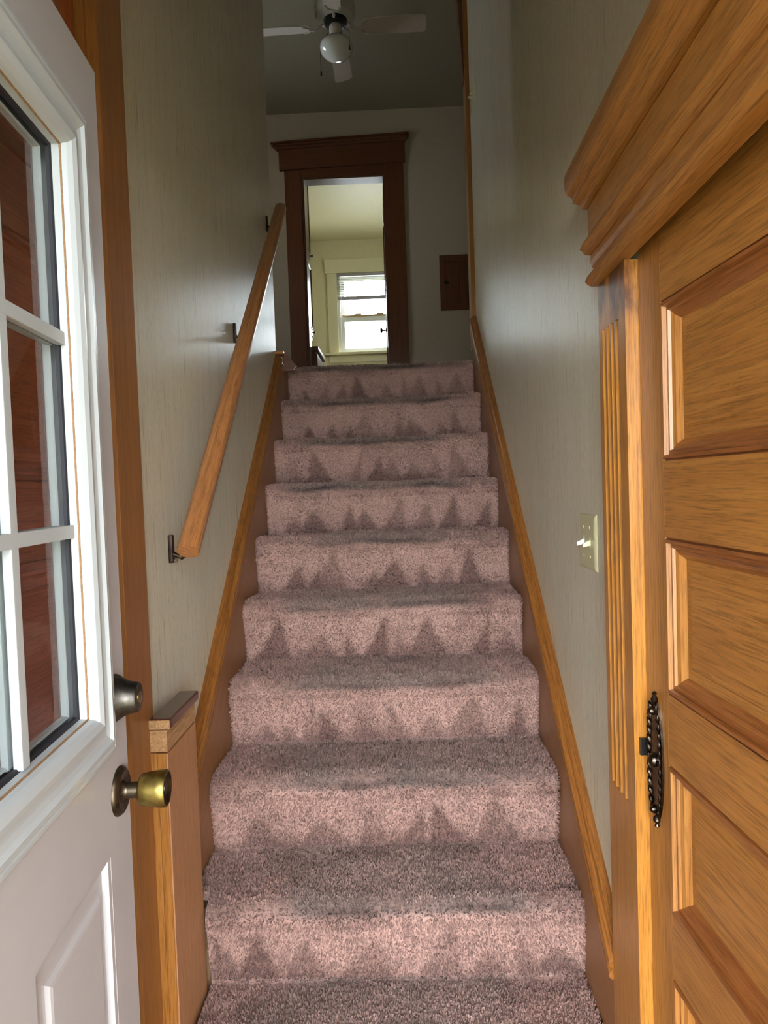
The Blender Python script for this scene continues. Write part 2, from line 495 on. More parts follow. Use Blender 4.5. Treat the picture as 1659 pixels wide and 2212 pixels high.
# little capped end block where the left skirt meets the landing
MB().box(WL - 0.004, XL - 0.001, 3.30, 3.326, 1.75, nl(3.30) + 0.22).build('end_block', M['dark_z'], st, 0.004, off=so)
c = MB()
c.rings([[(WL - 0.004, 3.285, nl(3.30) + 0.222), (XL + 0.02, 3.285, nl(3.30) + 0.222), (XL + 0.02, 3.36, nl(3.30) + 0.222), (WL - 0.004, 3.36, nl(3.30) + 0.222)],
         [(WL - 0.004, 3.285, nl(3.30) + 0.236), (XL + 0.02, 3.285, nl(3.30) + 0.236), (XL + 0.02, 3.36, nl(3.30) + 0.236), (WL - 0.004, 3.36, nl(3.30) + 0.236)]])
c.build('end_cap', M['oak_x'], st, 0.004, off=so)
c = MB().prism([(XL + 0.012, 2.050), (XL + 0.024, 2.052), (XL + 0.075, 1.985), (XL + 0.060, 1.965), (XL + 0.012, 1.965)], 'y', 3.33, 3.345)
c.build('end_bracket', M['dark_x'], st, 0.003, off=so)

# ------------------------------------------------------------------ carpet runner
prof = []          # (y, z, step, kind) kind 0 riser 1 nosing 2 tread ; t = position 0..1 within
for k in range(1, 11):
    yk, zk = nose(k), RISE * k + 0.014
    zb = RISE * (k - 1) + 0.014 if k > 1 else 0.0
    yb = yk + 0.030
    R = 0.036
    n = 14
    for i in range(n):
        t = i / n
        zz = zb + 0.004 + (zk - R * 1.574 - zb - 0.004) * t
        prof.append((yb - 0.0235 * t ** 0.9, zz, k, 0, t))
    for i in range(9):
        a = math.radians(-35 + 125 * i / 9)
        prof.append((yk + R - R * math.cos(a), zk - R + R * math.sin(a), k, 1, i / 9))
    ye = nose(k + 1) + 0.030 if k < 10 else Y10 + 0.35
    n = 20
    for i in range(n):
        t = i / n
        prof.append((yk + R + (ye - yk - R) * t, zk - 0.002 * t, k, 2, t))
PA = np.array([(p[0], p[1]) for p in prof]); PK = np.array([p[2] for p in prof]); PKI = np.array([p[3] for p in prof]); PT = np.array([p[4] for p in prof])
SEG = np.hypot(*(PA[1:] - PA[:-1]).T); CUM = np.concatenate([[0], np.cumsum(SEG)])

# vacuum-cleaner wedge marks per riser: (centre, half width, apex height, up?)
TRI = {}
for k in range(1, 11):
    x = XL + 0.08 + RND.random() * 0.06
    lst = []
    while x < XR - 0.06:
        hw = 0.030 + RND.random() ** 1.3 * 0.045
        lst.append((x, hw, 0.6 + RND.random() * 0.6, RND.random() * 0.08 - 0.04, 0.5 + 0.5 * RND.random()))
        x += hw * 2 * (0.8 + RND.random() * 0.6)
    TRI[k] = lst
C_BASE = np.array(srgb(167, 134, 124)[:3]); C_DARK = np.array(srgb(116, 86, 79)[:3]); C_SOIL = np.array(srgb(136, 117, 110)[:3]); C_LITE = np.array(srgb(191, 156, 145)[:3])


def vnoise(a, b, seed, f):
    g = np.random.default_rng(seed).random((64, 64))
    a = a * f; b = b * f
    i = np.floor(a).astype(int); j = np.floor(b).astype(int); u = a - i; v = b - j
    u = u * u * (3 - 2 * u); v = v * v * (3 - 2 * v)
    G = lambda p, q: g[p % 64, q % 64]
    return (G(i, j) * (1 - u) + G(i + 1, j) * u) * (1 - v) + (G(i, j + 1) * (1 - u) + G(i + 1, j + 1) * u) * v


def sstep(a, b, x):
    t = np.clip((x - a) / (b - a), 0, 1)
    return t * t * (3 - 2 * t)


def tint(x, s, k, kind, t):
    x = np.asarray(x); out = np.tile(C_BASE, (len(x), 1))
    nz = vnoise(x + 3, s + 1, 5, 9.0) * 0.6 + vnoise(x, s, 6, 28.0) * 0.4
    out = out + (C_LITE - out) * (sstep(0.5, 0.85, nz) * 0.6)[:, None]
    out = out + (C_DARK - out) * (sstep(0.5, 0.15, nz) * 0.5)[:, None]
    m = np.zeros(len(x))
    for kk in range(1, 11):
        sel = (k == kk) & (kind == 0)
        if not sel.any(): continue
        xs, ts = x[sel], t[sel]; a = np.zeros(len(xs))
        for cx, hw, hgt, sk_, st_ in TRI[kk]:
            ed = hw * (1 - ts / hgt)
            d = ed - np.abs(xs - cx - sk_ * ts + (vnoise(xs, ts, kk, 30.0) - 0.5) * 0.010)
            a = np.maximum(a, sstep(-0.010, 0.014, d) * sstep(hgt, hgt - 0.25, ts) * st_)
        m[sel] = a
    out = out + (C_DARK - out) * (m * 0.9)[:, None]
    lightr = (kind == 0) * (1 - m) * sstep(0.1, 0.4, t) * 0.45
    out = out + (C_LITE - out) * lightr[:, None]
    # foot-traffic soiling on treads and over the nosing
    xm = (XL + XR) / 2
    across = sstep(0.44, 0.22, np.abs(x - xm + (vnoise(x, s, 8, 6.0) - 0.5) * 0.2))
    soil = np.where(kind == 2, (0.72 + 0.20 * sstep(0.6, 0.0, t)) * across, np.where(kind == 1, sstep(0.28, 0.55, t) * across, 0.0))
    soil = soil * (0.55 + 0.45 * vnoise(x, s, 9, 12.0))
    out = out + (C_SOIL - out) * soil[:, None]
    band = (kind == 1) * np.exp(-((t - 0.50 + (vnoise(x, s * 0 + k, 12, 8.0) - 0.5) * 0.2) / 0.15) ** 2) * across * (0.45 + 0.55 * sstep(0.35, 0.65, vnoise(x, k * 3.7, 14, 7.0)))
    out = out + (np.array(srgb(70, 54, 50)[:3]) - out) * (band * 0.8)[:, None]
    return np.clip(out, 0.005, 1)


def carpet_pos(s, x):
    i = np.clip(np.searchsorted(CUM, s, 'right') - 1, 0, len(SEG) - 1)
    f = ((s - CUM[i]) / SEG[i])[:, None]
    P = PA[i] * (1 - f) + PA[i + 1] * f
    i0 = np.clip(i - 1, 0, len(PA) - 1); i1 = np.clip(i + 2, 0, len(PA) - 1)
    d = PA[i1] - PA[i0]; d /= np.linalg.norm(d, axis=1)[:, None]
    nrm = np.stack([-d[:, 1], d[:, 0]], 1)
    # one t per sample
    t = PT[i] + (np.where(PK[np.minimum(i + 1, len(PK) - 1)] == PK[i], 1, 0)) * 0
    tn = np.where((PKI[np.minimum(i + 1, len(PK) - 1)] == PKI[i]), PT[np.minimum(i + 1, len(PT) - 1)], 1.0)
    t = PT[i] + (tn - PT[i]) * f[:, 0]
    # wavy nosing line and lumps
    wob = (vnoise(x + 5, s * 1.0, 21, 7.0) - 0.5) * 0.010 + (vnoise(x, s, 22, 25.0) - 0.5) * 0.004
    P = P + nrm * wob[:, None]
    return P, nrm, PK[i], PKI[i], t


NX = 110
ns = int(CUM[-1] / 0.009)
ss = np.linspace(0, CUM[-1] - 1e-4, ns)
xs = np.linspace(XL, XR, NX)
S2, X2 = np.meshgrid(ss, xs, indexing='ij'); S1, X1 = S2.ravel(), X2.ravel()
Pp, Nn, Kk, Ki, Tt = carpet_pos(S1, X1)
edge = (vnoise(S1, X1 * 0, 31, 5.0) - 0.5) * 0.012
Xe = np.where(np.abs(X1 - XL) < 0.006, X1 + edge * 0.5, np.where(np.abs(X1 - XR) < 0.006, X1 + edge * 0.5, X1))
# the short newel wall stands on the left of the lowest steps: the carpet is cut round it
cut = Pp[:, 0] < 1.645
Xe = np.where(cut, np.maximum(Xe, -0.487), Xe)
co = np.stack([Xe, Pp[:, 0], Pp[:, 1]], 1)
# rounded-over cut edges
eb = np.minimum(X1 - XL, XR - X1); fall = 0.008 * (1 - np.clip(eb / 0.012, 0, 1)) ** 2
co[:, 1] -= Nn[:, 0] * fall; co[:, 2] -= Nn[:, 1] * fall
q = np.arange(ns * NX).reshape(ns, NX)
faces = np.stack([q[:-1, :-1], q[:-1, 1:], q[1:, 1:], q[1:, :-1]], -1).reshape(-1, 4)
CO = np.array([0, 1.38, 0.0])


def np_mesh(name, co, faces, cols, mat, smooth):
    me = bpy.data.meshes.new(name)
    nv, nf, fl = len(co), len(faces), faces.shape[1]
    me.vertices.add(nv); me.vertices.foreach_set('co', np.ascontiguousarray(co, np.float32).ravel())
    me.loops.add(nf * fl); me.loops.foreach_set('vertex_index', np.ascontiguousarray(faces, np.int32).ravel())
    me.polygons.add(nf); me.polygons.foreach_set('loop_start', np.arange(0, nf * fl, fl, dtype=np.int32))
    me.polygons.foreach_set('loop_total', np.full(nf, fl, np.int32))
    if smooth: me.polygons.foreach_set('use_smooth', np.ones(nf, bool))
    me.update(calc_edges=True)
    a = me.attributes.new('tint', 'FLOAT_COLOR', 'POINT')
    a.data.foreach_set('color', np.concatenate([cols, np.ones((nv, 1))], 1).astype(np.float32).ravel())
    me.materials.append(mat)
    ob = bpy.data.objects.new(name, me); COL.objects.link(ob)
    return ob


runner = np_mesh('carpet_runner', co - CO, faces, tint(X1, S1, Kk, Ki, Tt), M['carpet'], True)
runner.location = CO
tag(runner, 'mauve cut-pile carpet covering the stairs, soiled grey on the treads', 'carpet')
# pile: short leaning blades all over the runner
NT_ = 330000
s = NPR.random(NT_) * (CUM[-1] - 0.3); x = XL + (XR - XL) * NPR.random(NT_)
Pp, Nn, Kk, Ki, Tt = carpet_pos(s, x)
keep = ~((Pp[:, 0] < 1.645) & (x < -0.485)) & (Pp[:, 0] > 1.36)
Pp, Nn, Kk, Ki, Tt, s, x = Pp[keep], Nn[keep], Kk[keep], Ki[keep], Tt[keep], s[keep], x[keep]
n = len(x)
eb = np.minimum(x - XL, XR - x); fall = 0.008 * (1 - np.clip(eb / 0.012, 0, 1)) ** 2
base = np.stack([x, Pp[:, 0] - Nn[:, 0] * fall, Pp[:, 1] - Nn[:, 1] * fall], 1)
nr = np.stack([np.zeros(n), Nn[:, 0], Nn[:, 1]], 1)
ang = NPR.random(n) * 2 * np.pi
tx = np.stack([np.ones(n), np.zeros(n), np.zeros(n)], 1); ty = np.stack([np.zeros(n), -Nn[:, 1], Nn[:, 0]], 1)
side = tx * np.cos(ang)[:, None] + ty * np.sin(ang)[:, None]
ang2 = NPR.random(n) * 2 * np.pi
lean = (tx * np.cos(ang2)[:, None] + ty * np.sin(ang2)[:, None]) * (NPR.random(n) * 0.0045)[:, None]
h = 0.0045 + 0.0045 * NPR.random(n); wd = 0.0011 + 0.0009 * NPR.random(n)
outw = np.where(x - XL < 0.01, -0.003, np.where(XR - x < 0.01, 0.003, 0.0))
lean[:, 0] += outw
a = base - side * wd[:, None] - nr * 0.001; b = base + side * wd[:, None] - nr * 0.001
tip = base + nr * h[:, None] + lean
c1 = tip + side * (wd * 0.75)[:, None]; c2 = tip - side * (wd * 0.75)[:, None]
co = np.stack([a, b, c1, c2], 1).reshape(-1, 3)
faces = np.arange(n * 4).reshape(n, 4)
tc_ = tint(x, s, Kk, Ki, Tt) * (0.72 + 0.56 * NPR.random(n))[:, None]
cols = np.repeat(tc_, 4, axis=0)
pile = np_mesh('carpet_pile', co - CO, faces, cols, M['carpet'], False)
pile.parent = runner
pile['kind'] = 'stuff'

# ------------------------------------------------------------------ handrail on the left wall
A = Vector((-0.478, 1.560, 1.262)); B = Vector((-0.478, 3.150, 2.659))
hr = thing('handrail', (A.x, A.y, A.z), 'round varnished fir handrail on dark brackets along the left wall', 'handrail')
d = (B - A).normalized(); e2 = Vector((1, 0, 0)); e1 = e2.cross(d).normalized()
rs = []
NP_ = 20
for i in range(26):
    p = A + (B - A) * (i / 25)
    ring = []
    for k in range(NP_):
        a_ = 2 * math.pi * k / NP_
        ca, sa = math.cos(a_), math.sin(a_)
        sq = 1 / (abs(ca) ** 4 + abs(sa) ** 4) ** 0.25
        rr = 0.0245 * (0.45 + 0.55 * sq)
        q_ = p + e2 * (rr * ca) + e1 * (rr * 0.92 * sa)
        if i == 0: q_ = q_ + d * (-(q_.z - A.z) * 0.2)
        ring.append(q_)
    rs.append(ring)
MB().rings(rs).build('rail', M['rail'], hr, 0.0025, smooth=True, off=A, angle=50)
for by, bz in ((1.665, 1.262), (2.450, 1.952), (3.195, 2.608)):
    br = MB().box(WL, WL + 0.010, by - 0.009, by + 0.009, bz - 0.034, bz + 0.034).build('bracket', M['bronze'], hr, 0.003, off=A)
    zr = A.z + (B.z - A.z) * (by - A.y) / (B.y - A.y) - 0.022
    MB().tube([(WL + 0.008, by, bz - 0.012), (WL + 0.03, by, bz - 0.022), (WL + 0.06, by, bz - 0.012), (-0.483, by + 0.004, zr - 0.012), (-0.480, by + 0.006, zr + 0.010)], [0.006, 0.0055, 0.005, 0.005, 0.006], 10).build('arm', M['olddark'], br, smooth=True, off=A)
    MB().lathe([(0.0, 0.0), (0.003, 0.0), (0.003, 0.006), (0.0045, 0.007), (0.0045, 0.009), (0.0, 0.011)], (WL + 0.009, by, bz - 0.028), (1, 0, 0), 10).build('screw', M['chrome'], br, off=A)
    MB().box(-0.492, -0.466, by - 0.012, by + 0.022, zr + 0.0, zr + 0.004).build('saddle', M['bronze'], br, 0.001, off=A)

# ------------------------------------------------------------------ short newel wall at the left foot of the stairs
SX0, SX1, SY0, SY1, SZ = -0.530, -0.494, 1.413, 1.612, 0.925
nw = thing('newel_post', ((SX0 + SX1) / 2, SY0, 0.0), 'squat wooden half post with dark worn cap at the foot of the stairs', 'newel post')
no = nw.location
MB().box(SX0, -0.516, SY0, SY1 - 0.01, 0.0, 0.858).build('front_board', M['oak_z'], nw, 0.0015, off=no)
MB().box(-0.515, -0.497, SY0 - 0.002, SY0 + 0.04, 0.0, 0.858).build('front_board', M['oak_z'], nw, 0.0015, off=no)
MB().box(-0.503, SX1, SY0 + 0.001, SY1, 0.0, 0.856).build('side_panel', M['panelwood_z'], nw, 0.001, off=no)
MB().box(SX0, SX1, SY0, SY1, 0.860, 0.906).build('cap_block', M['raw'], nw, 0.0015, off=no)
MB().box(SX0 - 0.001, SX1 + 0.009, SY0 + 0.0015, SY1 + 0.006, 0.9065, SZ + 0.004).build('cap', M['cap'], nw, 0.006, 3, off=no)
MB().box(SX0, SX1 + 0.007, SY0 - 0.002, SY0 + 0.001, 0.908, SZ + 0.002).build('cap_end', M['raw'], nw, 0.0005, off=no)

# ------------------------------------------------------------------ doorway trim, right (trim_1)
t1 = thing('trim_1', (WR, 1.30, 0), 'golden oak fluted door casing with stepped crown header on the right', 'door casing', kind='structure')
o1 = t1.location
CF = 0.405
def fluted(y0, y1, face, z0, z1, back):
    pts = [(back, y0), (face, y0)]
    ww = y1 - y0
    gy = y0 + 0.040
    for i in range(4):
        for dy, dx in ((0.0, 0), (0.003, 0.004), (0.008, 0.0055), (0.013, 0.004), (0.016, 0)):
            pts.append((face + dx, gy + dy))
        gy += 0.026
    pts += [(face, y1), (back, y1)]
    return MB().prism(pts, 'z', z0, z1)
cb = MB().box(CF, WR, 1.222, 1.378, 0.0, 0.80)
m2 = fluted(1.222, 1.378, CF, 0.80, 1.68, WR); cb.add(m2.v, m2.f)
cb.box(CF, WR, 1.222, 1.378, 1.68, 1.772)
cb.build('casing_board', M['casing'], t1, off=o1)
MB().box(CF, WR, 0.27, 0.428, 0.0, 1.772).build('casing_board', M['oak_z'], t1, 0.001, off=o1)
MB().box(WR + 0.0005, 0.565, 1.2215, 1.2245, 0.0, RDT).build('jamb', M['oak_z'], t1, off=o1)

def header(parts, yend, ynear, face, wall, parent, off, skew):
    s = -1 if face < wall else 1
    for (nm, mat, pr) in parts:
        ra = []; rb = []; rc = []
        for p, z in pr:
            ra.append((face + s * (p + skew), ynear, z)); rb.append((face + s * p, yend + p, z)); rc.append((wall, yend + p, z))
        pr2 = [pr[0], pr[-1]]
        mb = MB()
        mb.rings([ra, rb, rc], closed=False, cap0=False, cap1=False)
        # top and bottom lids and near end
        for idx in (0, -1):
            lid = 0.013 if (idx == 0 and nm == 'bead_moulding' and pr[0][1] < 1.78) else 0.0
            mb.add([ra[idx], rb[idx], (wall - lid, rc[idx][1], rc[idx][2]), (wall - lid - skew * 0.5, ynear, pr[idx][1])], [(0, 1, 2, 3)])
        k = len(ra)
        mb.add(ra + [(wall, ynear, pr[-1][1]), (wall, ynear, pr[0][1])], [tuple(range(k + 2))])
        mb.build(nm, mat, parent, off=off)

HP = [
    ('bead_moulding', M['oak_y'], [(0.002, 1.7725), (0.010, 1.7735), (0.016, 1.780), (0.019, 1.786), (0.016, 1.794), (0.012, 1.799), (0.006, 1.8035)]),
    ('lower_frieze', M['oak_y'], [(0.004, 1.804), (0.008, 1.812), (0.010, 1.822), (0.009, 1.8345)]),
    ('bead_moulding', M['oak_y'], [(0.011, 1.835), (0.019, 1.839), (0.022, 1.846), (0.026, 1.851), (0.024, 1.858), (0.014, 1.866)]),
    ('frieze', M['oak_y'], [(0.0125, 1.8665), (0.0125, 1.926)]),
    ('seam_strip', M['dark_y'], [(0.006, 1.9262), (0.006, 1.9282)]),
    ('crown_moulding', M['oak_y'], [(0.022, 1.9285), (0.024, 1.936), (0.030, 1.942), (0.036, 1.945), (0.034, 1.950), (0.037, 1.958), (0.044, 1.965), (0.047, 1.975), (0.048, 1.984), (0.047, 2.006), (0.044, 2.010)]),
]
header(HP, 1.380, 0.27, CF, WR, t1, o1, 0.025)

# ------------------------------------------------------------------ doorway trim, left (trim_2)
t2 = thing('trim_2', (WL, 1.37, 0), 'plain orange-brown door casing on the left behind the white door', 'door casing', kind='structure')
o2 = t2.location
MB().box(WL, -0.530, 1.318, 1.440, 0.0, LDT + 0.02).build('casing_board', M['brown_z'], t2, 0.0015, off=o2)
MB().box(-0.70, WL + 0.004, 1.306, 1.3245, 0.0, LDT).build('jamb', M['brown_z'], t2, 0.001, off=o2)
MB().box(-0.620, -0.604, 1.290, 1.306, 0.0, LDT).build('door_stop', M['brown_z'], t2, 0.001, off=o2)
MB().box(WL, -0.530, 0.33, 0.45, 0.0, LDT + 0.02).build('casing_board', M['brown_z'], t2, 0.0015, off=o2)
MB().box(WL, -0.528, 0.30, 1.455, LDT + 0.021, LDT + 0.17).build('head_board', M['brown_y'], t2, 0.0015, off=o2)


# ------------------------------------------------------------------ panelled wooden doors
def panel_door(root, width, top, stile, rails, panels, thick, front, mh, mv, mp, bot=0.012, recess=0.020, mm=None):
    """local x from the latch edge to the hinge, local z up; front = sign of the visible face's normal along local y"""
    back = -front * thick
    MB().box(0, stile, 0, back, bot, top).build('stile', mv, root, 0.0008)
    MB().box(width - stile, width, 0, back, bot, top).build('stile', mv, root, 0.0008)
    for z0, z1 in rails:
        MB().box(stile + 0.0004, width - stile - 0.0004, 0, back, z0, z1).build('rail', mh, root, 0.0005)
    for z0, z1 in panels:
        MB().box(stile, width - stile, -front * recess, back + front * 0.008, z0, z1).build('panel', mp, root)
        MB().frame(stile, width - stile, z0, z1, [(0.036, -recess - 0.001), (0.050, -recess + 0.0005), (0.054, -recess + 0.004)], 0.0, front, fill=True).build('panel_field', mp, root)
        pr = [(0.0, 0.0), (0.0003, -0.0035), (0.0022, -0.0035), (0.0035, 0.002), (0.009, 0.002), (0.0105, -0.005), (0.0165, -0.0045), (0.0185, -0.009), (0.026, -0.0115), (0.030, -0.0160), (0.034, -0.0198)]
        # split into four mitred strips so that the grain follows each side
        MB().frame(stile, width - stile, z0, z1, pr, 0.0, front, sides=(1, 3)).build('panel_moulding', mv, root)
        MB().frame(stile, width - stile, z0, z1, pr, 0.0, front, sides=(0, 2)).build('panel_moulding', mm or mh, root)


d2 = thing('door_2', (0.428, 1.2185, 0.0), 'golden oak four-panel door standing slightly ajar on the right', 'door', math.atan2(-1, 0.043), kind='structure')
panel_door(d2, 0.78, 1.86, 0.085, [(1.675, 1.86), (1.297, 1.420), (0.923, 1.040), (0.563, 0.672), (0.012, 0.300)],
           [(1.420, 1.675), (1.040, 1.297), (0.672, 0.923), (0.300, 0.563)], 0.036, -1, M['oak_x'], M['oak_z'], M['oak_x'], mm=M['mouldx'])
# ornate escutcheon on the lock stile
esc = MB()
N_ = 44
ring = []
for i in range(N_):
    a_ = 2 * math.pi * i / N_
    zz = 0.107 * math.sin(a_)
    t_ = abs(zz) / 0.107
    hw = 0.0215 * (1 - t_ ** 3.0) ** 0.6 + 0.004
    hw *= 1 + 0.10 * math.sin(a_ * 22)
    ring.append((0.041 + hw * math.copysign(abs(math.cos(a_)) ** 0.7, math.cos(a_)), zz + 0.913))
esc.rings([[(x_, 0.0, z_) for x_, z_ in ring], [(x_, -0.004, z_) for x_, z_ in ring], [(0.041 + (x_ - 0.041) * 0.8, -0.0055, 0.913 + (z_ - 0.913) * 0.95) for x_, z_ in ring]])
ep = esc.build('escutcheon', M['iron'], d2)
ep['label'] = 'ornate black antique lock plate'
for sgn in (-1, 1):
    rope = MB()
    for i in range(13):
        t_ = -0.9 + 1.8 * i / 12
        hw = 0.0185 * (1 - abs(t_) ** 3.0) ** 0.6 + 0.003
        cz = 0.913 + 0.100 * t_
        cx = 0.041 + sgn * hw
        rope.lathe([(0.0, -0.009), (0.0026, -0.006), (0.0040, 0.0), (0.0026, 0.006), (0.0, 0.009)], (cx, -0.0065, cz), (0.45 * sgn, -0.15, 1), 8, False, False)
    rope.build('rope_border', M['iron'], ep, smooth=True)
for zz, r_ in ((0.913, 0.012), (0.998, 0.007), (0.828, 0.007)):
    MB().lathe([(r_, 0.0), (r_ * 1.05, 0.004), (r_ * 0.8, 0.009), (r_ * 0.3, 0.011), (0.0, 0.0115)], (0.041, -0.005, zz), (0, -1, 0), 14).build('boss', M['iron'], ep, smooth=True)
for zz, sg in ((1.018, 1), (0.808, -1)):
    MB().lathe([(0.0, -0.011), (0.006, -0.006), (0.007, 0.0), (0.003, 0.006), (0.0045, 0.010), (0.0, 0.014)], (0.041, -0.004, zz), (0, 0, sg), 10).build('finial', M['iron'], ep, smooth=True)
MB().box(-0.003, 0.004, -0.015, 0.001, 0.906, 0.936).build('latch_keeper', M['black'], d2, 0.001)

d3 = thing('door_3', (-0.566, 1.302, 0.0), 'dark brown panelled wooden door seen through the glass of the white door', 'door', math.atan2(-1, 0.0), kind='structure')
panel_door(d3, 0.85, 2.40, 0.11, [(2.28, 2.40), (1.80, 1.92), (1.30, 1.42), (0.80, 0.92), (0.012, 0.26)],
           [(1.92, 2.28), (1.42, 1.80), (0.92, 1.30), (0.26, 0.80)], 0.036, 1, M['redwood'], M['redwood_z'], M['redwood'])

# ------------------------------------------------------------------ white front door (door_1)
d1 = thing('door_1', (-0.427, 1.044, 0.0), 'white half-glazed front door with gridded pane swung open on the left', 'door', math.atan2(-0.9969, 0.0791), kind='structure')
DW, DT, TH = 0.78, 2.022, 0.044
LU0, LU1, LZ0, LZ1 = 0.106, DW - 0.106, 1.062, 1.888      # hole in the slab
PZ0, PZ1 = 0.19, 0.888
pan = [(0.095, 0.335), (0.445, 0.685)]
sl = MB()
sl.box(0, LU0, 0, -TH, 0.012, DT).box(LU1, DW, 0, -TH, 0.012, DT).box(LU0, LU1, 0, -TH, LZ1, DT)
sl.box(LU0, LU1, 0, -TH, PZ1, LZ0).box(LU0, LU1, 0, -TH, 0.012, PZ0)
sl.box(pan[0][1], pan[1][0], 0, -TH, PZ0, PZ1)
for u0, u1 in pan:
    sl.box(max(u0, LU0) if u0 < LU0 else u0, min(u1, LU1), -0.014, -TH, PZ0, PZ1)
slab = sl.build('slab', M['white'], d1)
# embossed lower panels: the pressed ring dips and the field rises again
def door_panel(u0, u1):
    m = MB().frame(u0, u1, PZ0, PZ1, [(-0.002, 0.0004), (0.0, 0.0004), (0.004, -0.003), (0.009, -0.0085), (0.012, -0.0095), (0.030, -0.0075), (0.034, -0.0065), (0.039, -0.0025), (0.044, -0.0015)], 0.0, 1.0, fill=True)
    m.build('embossed_panel', M['white'], d1)
sl2 = None
for u0, u1 in pan: door_panel(u0, u1)
# applied lite frame: outer bead, flat, inner bead
MB().frame(0.070, DW - 0.070, 1.030, 1.920, [(0.0, 0.0), (0.0, 0.006), (0.004, 0.0095), (0.009, 0.010), (0.0125, 0.008), (0.015, 0.0115), (0.022, 0.0125), (0.027, 0.0085), (0.034, 0.0065), (0.043, 0.0060), (0.046, 0.0105), (0.053, 0.0115), (0.061, 0.0085), (0.066, 0.003), (0.068, -0.004)], 0.0, 1.0).build('lite_frame', M['whiteframe'], d1)
IU0, IU1, IZ0, IZ1 = 0.138, DW - 0.138, 1.098, 1.852
MB().frame(IU0 - 0.0005, IU1 + 0.0005, IZ0 - 0.0005, IZ1 + 0.0005, [(-0.001, -0.003), (0.0012, -0.0035), (0.002, -0.0055)], 0.0, 1.0).build('caulk_line', M['caulk'], d1)
MB().frame(IU0, IU1, IZ0, IZ1, [(0.0, -0.004), (0.001, -0.012), (0.0015, -0.015)], 0.0, 1.0).build('reveal', M['whiteframe'], d1)
MB().frame(IU0, IU1, IZ0, IZ1, [(0.0015, -0.015), (0.003, -0.0155), (0.0055, -0.0165), (0.006, -0.021)], 0.0, 1.0).build('gasket', M['gasket'], d1)
MB().frame(IU0, IU1, IZ0, IZ1, [(0.006, -0.027), (0.008, -0.029), (0.009, -0.036), (0.002, -0.040), (-0.02, -0.050), (-0.06, -0.052), (-0.068, -0.0445)], 0.0, 1.0).build('inner_lite_frame', M['whiteframe'], d1)
MB().box(IU0, IU1, -0.0215, -0.0245, IZ0, IZ1).build('glass_pane', M['glass'], d1)
VU = [IU0 + (IU1 - IU0) * i / 3 for i in (1, 2)]; HZ = [IZ0 + (IZ1 - IZ0) * i / 3 for i in (1, 2)]
for face0, face1 in ((-0.0205, -0.010), (-0.0255, -0.034)):  # second set behind the glass is added as the grille's reflection
    for u in VU: MB().box(u - 0.0085, u + 0.0085, face0, face1, IZ0 + 0.003, IZ1 - 0.003).build('muntin', M['whiteframe'], d1, 0.0015)
    for z in HZ: MB().box(IU0 + 0.003, IU1 - 0.003, face0, face1 + (0.0006 if face1 > face0 else -0.0006), z - 0.0085, z + 0.0085).build('muntin', M['whiteframe'], d1, 0.0015)
# deadbolt and knob (face normal is +y)
db = MB().lathe([(0.0345, 0.0), (0.0345, 0.003), (0.0325, 0.007), (0.027, 0.015), (0.0235, 0.024), (0.022, 0.034), (0.0205, 0.0365), (0.012, 0.0372), (0.0, 0.0372)], (0.050, 0, 1.100), (0, 1, 0), 32).build('deadbolt', M['pewter'], d1, smooth=True)
MB().lathe([(0.009, 0.0), (0.009, 0.0015), (0.0075, 0.002), (0.0, 0.0018)], (0.050, 0.0365, 1.100), (0, 1, 0), 20).build('key_cylinder', M['brass'], db, smooth=True)
MB().box(0.0493, 0.0507, 0.038, 0.0387, 1.0945, 1.1055).build('keyhole', M['black'], db)
kb = MB().lathe([(0.0355, 0.0), (0.0355, 0.002), (0.033, 0.006), (0.029, 0.0085), (0.016, 0.0065), (0.0125, 0.010), (0.0115, 0.014)], (0.046, 0, 0.961), (0, 1, 0), 36).build('knob_rosette', M['olddark'], d1, smooth=True)
MB().lathe([(0.0115, 0.012), (0.0118, 0.030)], (0.046, 0, 0.961), (0, 1, 0), 24).build('knob_neck', M['olddark'], kb, smooth=True)
MB().lathe([(0.012, 0.030), (0.020, 0.031), (0.0225, 0.034), (0.0245, 0.044), (0.0262, 0.058), (0.0268, 0.068), (0.0255, 0.0705), (0.0235, 0.0705)], (0.046, 0, 0.961), (0, 1, 0), 36, True, False).build('knob', M['brass'], kb, smooth=True)
MB().lathe([(0.0235, 0.0705), (0.0215, 0.068), (0.015, 0.0655), (0.009, 0.0655), (0.0085, 0.068), (0.0, 0.0683)], (0.046, 0, 0.961), (0, 1, 0), 32, False, True).build('knob_face', M['olddark'], kb, smooth=True)
for z in (0.25, 1.02, 1.80):
    MB().lathe([(0.006, -0.05), (0.006, 0.05)], (DW + 0.004, 0.004, z), (0, 0, 1), 10).build('hinge', M['pewter'], d1, smooth=True)

